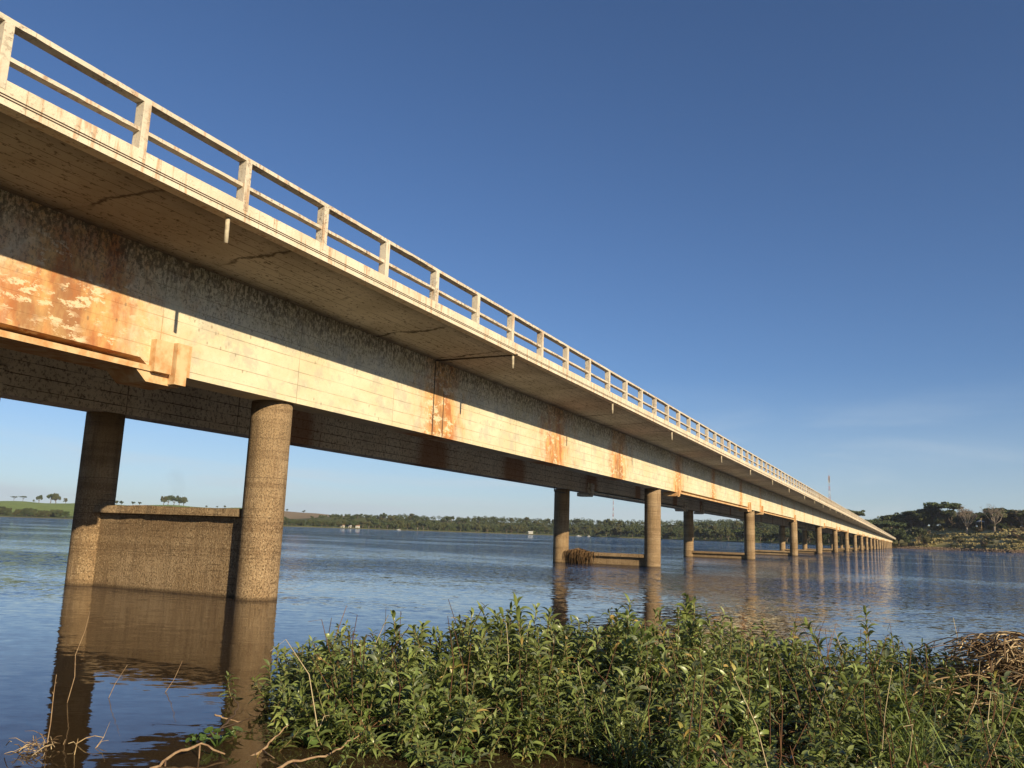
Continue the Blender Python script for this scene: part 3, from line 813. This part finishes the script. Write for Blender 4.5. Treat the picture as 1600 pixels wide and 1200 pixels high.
def plant_meshes(seed,nst,H,leafL=.15,dense=1.,mat='leaf',spread=.15):
    r=random.Random(seed); st=MB(); lf=MB()
    for s in range(nst):
        a=r.uniform(0,6.28); lean=r.uniform(.08,.62); h=H*r.uniform(.62,1.0); b0=Vector((r.gauss(0,spread),r.gauss(0,spread),-.12))
        pts=[]; p=b0.copy(); n=8; ang=lean*1.6
        for i in range(n+1):
            pts.append(p.copy()); q=i/n
            an=ang*(1-q*.75)
            p=p+Vector((math.sin(an)*math.cos(a),math.sin(an)*math.sin(a),math.cos(an)))*(h/n)
            a+=r.uniform(-.5,.5)
        st.tube(pts,[.0085-.0055*i/n for i in range(n+1)],5)
        k=int(29*dense*h/.9); ga=r.uniform(0,6.28)
        for j in range(k):
            q=.26+.74*(j/(k-1))**.8 if k>1 else 1; fi=q*n; i0=min(n-1,int(fi)); pos=pts[i0].lerp(pts[i0+1],fi-i0)
            top=max(0,(q-.8)/.2); sz=(1-.42*top)*(.6+.6*r.random())*(.7+.3*min(1,(q-.2)*3)); ga+=2.4+r.uniform(-.3,.3)
            leaf(lf,pos,ga,leafL*sz,leafL*.088*r.uniform(.75,1.35),.62+.45*top+r.uniform(-.35,.35),1.75*(1-.35*top)+r.uniform(-.6,.7),r,r.uniform(-.9,.9))
    return st.mesh('stem',M['stem']),lf.mesh('leaves',M[mat])
M['stem']=mat_plain('plant_stem',(.17,.10,.05),.6,(.20,.18,.07),9)
M['leaf']=mat_leaf('waterside_leaf',(.135,.18,.048),(.24,.275,.085),(.42,.29,.09),.12,.36,.025)
M['leaf2']=mat_leaf('bright_leaf',(.15,.21,.05),(.25,.30,.09),(.40,.34,.09),.15,.36,.03)
M['hyac']=mat_leaf('hyacinth_leaf',(.08,.14,.035),(.12,.18,.05),None,.3,.3)
PL=[plant_meshes(100+i,rnd.choice((6,7,8)),1.0,rnd.choice((.15,.18,.20,.22))) for i in range(9)]+[plant_meshes(130+i,6,1.0,.23,1.0,'leaf2') for i in range(4)]
def put(name,me,loc,rz,s,label,cat,group=None,sz=None,tilt=(0,0)):
    o=empty(name,loc,label,cat,group,rz); o.scale=(s,s,sz or s); o.rotation_euler=(tilt[0],tilt[1],rz)
    for nm,m in zip(('stem','leaves'),me):
        c=bpy.data.objects.new(nm,m); COL.objects.link(c); c.parent=o
    return o
# height of the thicket against bearing (photo column), seen over its crest
CREST=[(425,.25),(450,.45),(500,.72),(545,.86),(640,.85),(760,.86),(830,.93),(900,.86),(960,.98),(1020,1.0),(1075,1.06),(1150,.92),(1250,.90),(1360,.93),(1430,.72),(1480,.68),(1560,.68),(1640,.8),(1800,.9)]
cnt=0; tries=0; placed=[]
while cnt<285 and tries<20000:
    tries+=1
    f=rnd.uniform(5.8,10.3); u=rnd.uniform(425,1700); r=f*az(u)
    if u<468 or (u<500 and f<7.9): continue
    if f<7.35-.3*sm(560,640,u)-1.2*sm(880,1150,u)+.12*math.sin(u*.05): continue
    if 1475<u<1640 and 8.3<f<9.3: continue
    if f<7.9 and (850<u<990 or 1150<u<1270) and rnd.random()<.85: continue
    if math.sin(u*.031+f*1.7)*math.sin(f*2.9+u*.013)>.62: continue
    p=fr(f,r)
    if any((p-q).length<.17 for q in placed): continue
    placed.append(p); cr=lerp(CREST,u)
    h=1.27*cr*(1.0 if f>8.8 else .74+.2*(f-6)/2.8)*rnd.choice((.6,.78,.9,.95,1.0,1.06))*rnd.uniform(.93,1.06)
    if f<7.3: h*=.72
    edge=sm(430,560,u); h*=.75+.25*edge
    me=PL[rnd.randrange(13)] if f<8 or rnd.random()<.3 else PL[rnd.randrange(9)]
    s=h*rnd.uniform(.92,1.05); s=max(.4,s)
    z=max(-.12,ground(p.x,p.y))-.02
    put('leafy_plant',me,(p.x,p.y,z),rnd.uniform(0,6.28),max(.85,min(1.1,s)),'leafy green waterside plant crowded into the thicket on the near bank','plant','plants of the near bank thicket',sz=s,tilt=(rnd.gauss(0,.22),rnd.gauss(0,.22)))
    cnt+=1
for (u,f,h,l,bright) in ((686,9.5,1.55,'tallest thin sprig standing above the left half of the thicket',0),(1076,9.8,1.5,'tall leafy sprig at the highest point of the thicket',0),(965,9.8,1.38,'upright leafy sprig left of the highest point of the thicket',0),
        (1358,9.7,1.3,'upright leafy sprig left of the straw heap',0),(1165,6.7,.62,'bright large-leaved plant at the bottom of the dark hollow',1),(1420,6.4,.60,'bright broad-leaved plant in the lower right corner',1),(545,6.5,.48,'drooping bright plant at the front left water edge',1),(845,7.0,.62,'bright star-shaped plant leaning over the hollow',1)):
    p=fr(f,f*az(u)); me=plant_meshes(int(u),1,1.0,.16 if not bright else .26,1.0 if not bright else 1.2,'leaf2' if bright else 'leaf',.03)
    put('leafy_plant',me,(p.x,p.y,max(-.1,ground(p.x,p.y))),rnd.uniform(0,6),h,l,'plant')
# tufts of narrow grass blades between the leafy plants
GT=[]
for q in range(4):
    r=random.Random(300+q); b=MB()
    for i in range(34):
        leaf(b,(r.gauss(0,.05),r.gauss(0,.05),-.05),r.uniform(0,6.28),r.uniform(.45,.95),.0065,r.uniform(1.0,1.5),r.uniform(.5,1.9),r)
    GT.append(b.mesh('blades',M['leaf2']))
for i in range(34):
    u=rnd.choice((rnd.uniform(1380,1640),rnd.uniform(1380,1640),rnd.uniform(560,1400))); f=rnd.uniform(6.4,9.6)
    if f<7.4-1.4*sm(880,1150,u): f+=1.
    p=fr(f,f*az(u)); o=empty('grass_tuft',(p.x,p.y,max(-.08,ground(p.x,p.y))),'tuft of narrow grass blades poking up between the leafy thicket plants','grass','grass tufts in the thicket',rnd.uniform(0,6.28)); o.scale=(1,1,rnd.uniform(.75,1.25))
    c=bpy.data.objects.new('blades',GT[i%4]); COL.objects.link(c); c.parent=o
# tangle of dry stalks and dead leaves under the plants
b=MB(); r=random.Random(5)
for i in range(1700):
    f=r.uniform(5.8,10.0); u=r.uniform(520,1700)
    if f<7.3-1.5*sm(880,1150,u): continue
    p=fr(f,f*az(u),r.uniform(-.05,.12)); a=r.uniform(0,6.28); l=r.uniform(.12,.45); el=r.uniform(.0,1.2); 
    d=Vector((math.cos(a)*math.cos(el),math.sin(a)*math.cos(el),math.sin(el)))
    b.tube([p,p+d*l*.5+Vector((0,0,r.uniform(-.04,.04))),p+d*l+Vector((0,0,-.08))],[.0045,.004,.002],4,False)
    if i%9==0:
        h2=r.uniform(.5,.95); e2=p+Vector((r.gauss(0,.22),r.gauss(0,.22),h2)); b.tube([p,p.lerp(e2,.55)+Vector((r.gauss(0,.04),r.gauss(0,.04),.05)),e2,e2+Vector((r.gauss(0,.07),r.gauss(0,.07),r.uniform(-.12,.03)))],[.0055,.0045,.003,.002],4,False)
    if i%2==0: leaf(b,p+d*l*r.random(),r.uniform(0,6.28),r.uniform(.08,.15),.012,r.uniform(-.8,.4),r.uniform(.5,2),r)
t=NT('dead_stalks'); geo=t.n.new('ShaderNodeNewGeometry').outputs['Random Per Island']
t.done(t.mix(t.ramp(geo,.86,.88),t.mix(t.ramp(geo,.2,.86),(.075,.032,.018),(.19,.10,.048)),(.46,.37,.22)),.85)
tag(b.build('undergrowth',t.m),'tangle of reddish dead stalks and leaves beneath the green thicket','undergrowth',kind='stuff')
# short water weeds rising from the dark shallows
b=MB()
for i in range(420):
    f=r.uniform(5.5,7.0); u=r.uniform(430,1250); p=fr(f,f*az(u),-.03); a=r.uniform(0,6.28)
    leaf(b,p,a,r.uniform(.05,.14),.006,r.uniform(.3,1.4),r.uniform(.2,1.2),r)
tag(b.build('water_weed',M['leaf']),'thin green weed sprouting from the dark shallows in front','weeds',kind='stuff')
t=NT('dry_heap'); geo=t.n.new('ShaderNodeNewGeometry').outputs['Random Per Island']
t.done(t.mix(t.ramp(geo,.25,1.),(.16,.10,.05),(.56,.43,.25)),.8); M['heap']=t.m
# heap of dry stalks
b=MB(); c=fr(8.7,8.7*az(1555))
for i in range(520):
    a=r.uniform(0,6.28); rr=abs(r.gauss(0,.42)); p=c+Vector((math.cos(a)*rr*1.25,math.sin(a)*rr,0)); p+=RT*r.uniform(-.25,.25)
    z=max(.12,1.0-.95*rr*rr)*r.uniform(.5,1.0); th=r.uniform(0,6.28); l=r.uniform(.3,.85); pts=[]
    for q in range(6):
        s=(q/5-.5)*l; x=p+Vector((math.cos(th),math.sin(th),0))*s+Vector((-math.sin(th),math.cos(th),0))*(s*s*r.uniform(-.7,.7)); d2=(x-c); zz=z-.55*s*s-.2*abs(s)*r.random()
        pts.append((x.x,x.y,max(.02,zz)))
    b.tube(pts,[r.uniform(.003,.0075)]*6,5)
tag(b.build('straw_heap',M['heap']),'heap of bent dry straw-coloured stalks in the thicket at the right','dry stalks')
# hyacinth rosettes
def hyacinth(u,f,s,label,seed):
    r=random.Random(seed); p=fr(f,f*az(u)); o=empty('water_hyacinth',(p.x,p.y,0),label,'plant'); o.scale=(s,s,s)
    st=MB(); lf=MB()
    for i in range(9):
        a=i*.78+r.uniform(-.2,.2); l=r.uniform(.09,.2); h=r.uniform(.05,.17); e=Vector((math.cos(a)*l,math.sin(a)*l,h))
        st.tube([(0,0,-.02),e*.5+Vector((0,0,.03)),e],[.012,.009,.005],6)
        nrm=Vector((math.cos(a)*.6+r.uniform(-.4,.4),math.sin(a)*.6+r.uniform(-.4,.4),.7)).normalized(); t1=nrm.orthogonal().normalized(); t2=nrm.cross(t1); R0=r.uniform(.035,.06)
        n=len(lf.v); lf.v.append(tuple(e-nrm*.012))
        for j in range(12):
            q=j*math.pi/6; lf.v.append(tuple(e+(t1*math.cos(q)+t2*math.sin(q))*R0))
        for j in range(12): lf.f.append((n,n+1+j,n+1+(j+1)%12)); lf.sm.append(True)
    st.build('stem',M['hyac'],o); lf.build('leaves',M['hyac'],o)
hyacinth(352,7.3,.5,'single round-leaved floating plant left of the hyacinth by the reflection',1); hyacinth(385,7.2,.8,'floating hyacinth rosette on the reflection of the near column',2); hyacinth(520,7.3,.8,'round-leaved hyacinth in the left end of the thicket',3); hyacinth(670,6.9,.6,'small round-leaved hyacinth at the front edge of the thicket',4); hyacinth(745,6.9,.6,'light green hyacinth right of the smaller one at the front edge',5); hyacinth(1010,6.3,.7,'hyacinth low in the dark front of the thicket',6)
# sticks and reeds in the shallows; bent stems given as (f, r, z) in metres
def stick(name,pts,rad,mat,label,cat,extra=()):
    o=empty(name,tuple(fr(*pts[0][:2])),label,cat,world=True)
    b=MB(); W0=[fr(*p) for p in pts]; W=[]; rr=random.Random(len(label)*7+int(pts[0][1]*100)); thick=rad>.012
    for a_,c_ in zip(W0,W0[1:]):
        for q in range(4): W.append(a_.lerp(c_,q/4)+(Vector((rr.gauss(0,1),rr.gauss(0,1),rr.gauss(0,1)))*rad*.35 if thick and q else Vector()))
    W.append(W0[-1]); n=len(W); rad*=.58 if thick else 1; b.tube(W,[rad*(1-.6*i/(n-1))*(rr.uniform(.78,1.2) if thick else 1) for i in range(n)],7); b.build('stem',M[mat],o)
    for e in extra:
        b=MB(); W=[fr(*p) for p in e]; n=len(W); b.tube(W,[rad*.6*(1-.6*i/(n-1)) for i in range(n)],5); b.build('twig',M[mat],o)
def P(u,f,z): return (f,f*az(u),z)
stick('dead_branch',[P(270,6.35,-.12),P(292,6.5,.0),P(325,6.75,.05),P(362,6.9,.09),P(398,6.85,.03)],.028,'twig','pale kinked branch floating in the lower left shallows','branch',[[P(312,6.65,.03),P(313,6.5,-.05)],[P(360,6.9,.08),P(361,6.8,-.02)]])
stick('dead_branch',[P(425,6.9,-.02),P(452,7.0,.03),P(470,7.15,.10),P(488,7.25,.17)],.02,'twig','pale stick slanting up out of the dark shallows left of the thicket','branch',[[P(452,7.0,.03),P(470,6.9,.0),P(480,6.8,-.03)]])
stick('dead_branch',[P(440,6.3,-.02),P(470,6.4,.02),P(498,6.65,.05),P(545,6.8,.05),P(572,6.95,.1),P(600,7.1,.18)],.022,'twig','long brown rootlike branch lying along the front of the thicket','branch',[[P(498,6.65,.04),P(520,6.5,.0),P(540,6.4,-.03)]])
stick('dead_branch',[P(378,7.9,.09),P(395,7.9,.06),P(418,7.95,.03)],.016,'twig','short white stick poking out left of the thicket','branch')
stick('dead_branch',[P(368,7.5,-.01),P(388,7.7,.02),P(405,7.85,.09),P(412,7.9,.16),P(404,7.9,.24),P(392,7.9,.25)],.02,'darktwig','black curved branch looped over the column reflection','branch',[[P(388,7.7,.02),P(410,7.85,.03),P(430,7.95,.06)]])
stick('dry_reed',[P(158,8.6,-.02),P(165,8.6,.25),P(162,8.65,.45),P(172,8.7,.68),P(176,8.7,.88)],.0042,'twig','tall thin bent reed before the wall reflection at the left','reed')
stick('dry_reed',[P(300,9.3,-.02),P(312,9.3,.12),P(322,9.3,.32)],.0045,'twig','short curved reed before the middle of the wall reflection','reed')
stick('dry_reed',[P(218,8.9,-.02),P(226,8.9,.14),P(241,8.9,.33)],.004,'twig','short leaning reed between the two taller bent ones','reed')
stick('dry_reed',[P(136,6.9,-.02),P(138,6.9,.2),P(137,6.9,.42),P(137.5,6.9,.57)],.0048,'twig','upright dry reed rising from the dead tuft at lower left','reed',[[P(137,6.9,.50),P(140,6.9,.51)],[P(137,6.9,.42),P(134,6.9,.44)]])
b=MB(); c=P(122,6.85,0)
for i in range(60):
    p=Vector(fr(6.85+r.gauss(0,.08),6.85*az(118)+r.gauss(0,.085),r.uniform(-.02,.06))); a=r.uniform(0,6.28); l=r.uniform(.05,.16); d=Vector((math.cos(a),math.sin(a),r.uniform(.1,.9)))
    b.tube([p,p+d*l*.6,p+d*l+Vector((0,0,-.03))],[.0035,.003,.0015],4)
tag(b.build('dead_tuft',M['heap']),'ragged tuft of dead grass in the water at the lower left','dry grass')
stick('dry_twig',[P(178,7.1,.0),P(192,7.1,.05),P(205,7.1,.07),P(218,7.1,.06)],.005,'straw','forked dry twig floating right of the dead tuft','twig',[[P(208,7.0,.0),P(218,7.1,.06),P(225,7.2,.16)],[P(206,7.0,-.02),P(216,7.1,.03),P(226,7.1,.04)]])
stick('dry_reed',[P(178,6.8,-.02),P(181,6.8,.12)],.004,'straw','tiny reed stub right of the dead tuft','reed')
stick('dry_twig',[P(532,9.0,.3),P(536,9.0,.6),P(540,9.0,.86)],.008,'darktwig','dark bare twig standing at the top left of the thicket','twig')
stick('dry_twig',[P(738,9.0,.4),P(752,9.0,.8),P(766,9.0,1.0),P(770,9.0,1.04),P(764,9.0,1.07)],.006,'darktwig','hooked bare twig right of the tallest sprig','twig')
stick('dry_twig',[P(622,9.2,.4),P(621,9.2,.97)],.005,'darktwig','straight thin bare twig left of the tallest sprig','twig')
stick('dead_branch',[P(1400,8.3,.35),P(1450,8.3,.55),P(1500,8.2,.62),P(1530,8.2,.6)],.014,'straw','pale dry stalk lying left of the straw heap','branch')
stick('dead_branch',[P(1110,6.3,.32),P(1140,6.2,.22),P(1180,6.1,.12)],.014,'twig','pale stick low in the front right of the thicket','branch')
# debris on the second pier
b=MB(); x=XA+SP
for i in range(240):
    y=19.4+r.gauss(0,.42); p=Vector((x-.3+r.uniform(-.12,.3),y,.78+r.uniform(-.1,.22)*max(0,1-abs(y-19.4)))); l=r.uniform(.2,.95); d=Vector((-r.uniform(.05,.35),r.uniform(-.4,.4),0))
    b.tube([p,p+d*.7+Vector((0,0,-.05)),p+d+Vector((0,0,-l))],[.02,.016,.008],4)
tag(b.build('flood_debris',mat_plain('wet_straw',(.22,.13,.06),.9,(.12,.07,.035),6)),'clump of brown flood debris hanging on the second pier wall','debris')

# ------------------------------------------------------------------ air
b=MB(); b.box(-5200,5600,-5400,5600,-4,180)
hm=bpy.data.materials.new('haze_air'); hm.use_nodes=True; hn=hm.node_tree; hn.nodes.remove(hn.nodes['Principled BSDF'])
pv=hn.nodes.new('ShaderNodeVolumePrincipled'); pv.inputs['Color'].default_value=(.93,.95,1,1); pv.inputs['Density'].default_value=HAZE; pv.inputs['Anisotropy'].default_value=.3
hn.links.new(pv.outputs[0],hn.nodes['Material Output'].inputs['Volume'])
if HAZE>0: tag(b.build('haze',hm),kind='stuff')
# thin smoke drifting up behind the skyline clump
x,y=at(285,980); z=ground(x,y); b=MB(); pts=[(x,y,z+8),(x+4,y+2,z+30),(x-6,y,z+55),(x+8,y+4,z+80),(x+16,y,z+100)]
import bmesh
bm=bmesh.new(); bmesh.ops.create_icosphere(bm,subdivisions=3,radius=1.)
for v in bm.verts:
    q=(v.co.z+1)/2; k=1+.25*math.sin(v.co.x*5+q*6)+.2*math.sin(v.co.y*4-q*9)
    v.co=Vector((x+(v.co.x*k)*(13+16*q)+6*math.sin(q*5),y+v.co.y*k*20,z+6+v.co.z*46+46))
me=bpy.data.meshes.new('smoke'); bm.to_mesh(me); bm.free(); so=bpy.data.objects.new('smoke',me); COL.objects.link(so)
sm_=bpy.data.materials.new('smoke'); sm_.use_nodes=True; hn=sm_.node_tree; hn.nodes.remove(hn.nodes['Principled BSDF'])
pv=hn.nodes.new('ShaderNodeVolumePrincipled'); pv.inputs['Color'].default_value=(.45,.46,.5,1); pv.inputs['Density'].default_value=.0022
hn.links.new(pv.outputs[0],hn.nodes['Material Output'].inputs['Volume'])
me.materials.append(sm_); tag(so,'faint grey wisp of smoke rising behind the dark skyline clump','smoke',kind='stuff')
# ------------------------------------------------------------------ sky, sun, camera
sd=Vector((-.52,-1.,.455)).normalized(); EL=math.asin(sd.z); AZ=math.atan2(sd.x,sd.y)
w=bpy.data.worlds.new('World'); S.world=w; w.use_nodes=True; nt=w.node_tree; bg=nt.nodes['Background']
sky=nt.nodes.new('ShaderNodeTexSky'); sky.sky_type='NISHITA'; sky.sun_disc=False; sky.sun_elevation=EL; sky.sun_rotation=AZ
sky.air_density=1.0; sky.dust_density=0.0; sky.ozone_density=4.6; sky.altitude=600
# thin wisps of cirrus low in the sky
tc=nt.nodes.new('ShaderNodeTexCoord'); mp=nt.nodes.new('ShaderNodeMapping'); mp.inputs['Scale'].default_value=(1.6,1.6,11)
nz=nt.nodes.new('ShaderNodeTexNoise'); nz.inputs['Scale'].default_value=1.7; nz.inputs['Detail'].default_value=6; nz.inputs['Roughness'].default_value=.55; nz.inputs['Distortion'].default_value=.5
nt.links.new(tc.outputs['Generated'],mp.inputs[0]); nt.links.new(mp.outputs[0],nz.inputs['Vector'])
def mr(a,b_,c,d):
    n=nt.nodes.new('ShaderNodeMapRange'); n.interpolation_type='SMOOTHSTEP'
    for k,v in zip(('From Min','From Max','To Min','To Max'),(a,b_,c,d)): n.inputs[k].default_value=v
    return n
m1=mr(.40,.68,.38,1.0); nt.links.new(nz.outputs['Fac'],m1.inputs[0])
sx=nt.nodes.new('ShaderNodeSeparateXYZ'); nt.links.new(tc.outputs['Generated'],sx.inputs[0])
m2=mr(-.01,.20,1,0); nt.links.new(sx.outputs['Z'],m2.inputs[0])
mm=nt.nodes.new('ShaderNodeMath'); mm.operation='MULTIPLY'; nt.links.new(m1.outputs[0],mm.inputs[0]); nt.links.new(m2.outputs[0],mm.inputs[1])
mix=nt.nodes.new('ShaderNodeMix'); mix.data_type='RGBA'; nt.links.new(mm.outputs[0],mix.inputs['Factor']); nt.links.new(sky.outputs[0],mix.inputs[6]); mix.inputs[7].default_value=(7.1,7.7,7.5,1)
tn=nt.nodes.new('ShaderNodeMix'); tn.data_type='RGBA'; tn.blend_type='MULTIPLY'; tn.inputs['Factor'].default_value=1; nt.links.new(mix.outputs[2],tn.inputs[6]); tn.inputs[7].default_value=(.90,.955,1.07,1)
nt.links.new(tn.outputs[2],bg.inputs['Color']); bg.inputs['Strength'].default_value=.073
L=bpy.data.lights.new('sun','SUN'); L.energy=5.0; L.angle=math.radians(.53); L.color=(1.,.84,.57)
lo=bpy.data.objects.new('sun',L); COL.objects.link(lo); lo.rotation_euler=(-sd).to_track_quat('-Z','Y').to_euler(); lo.location=sd*200

cam=bpy.data.cameras.new('camera'); co=bpy.data.objects.new('camera',cam); COL.objects.link(co); S.camera=co
F=Vector((math.cos(YAW)*math.cos(PITCH),math.sin(YAW)*math.cos(PITCH),math.sin(PITCH))); U=RT.cross(F)
R2=RT*math.cos(ROLL)+U*math.sin(ROLL); U2=U*math.cos(ROLL)-RT*math.sin(ROLL)
m=Matrix((R2,U2,-F)).transposed().to_4x4(); m.translation=(0,0,CH); co.matrix_world=m
cam.sensor_width=36; cam.lens=FPX/1600*36; cam.clip_start=.05; cam.clip_end=20000
S.view_settings.view_transform='Standard'; S.view_settings.look='None'; S.view_settings.exposure=0.42; S.view_settings.gamma=1
for o in S.objects:
    if '_w' in o: del o['_w']
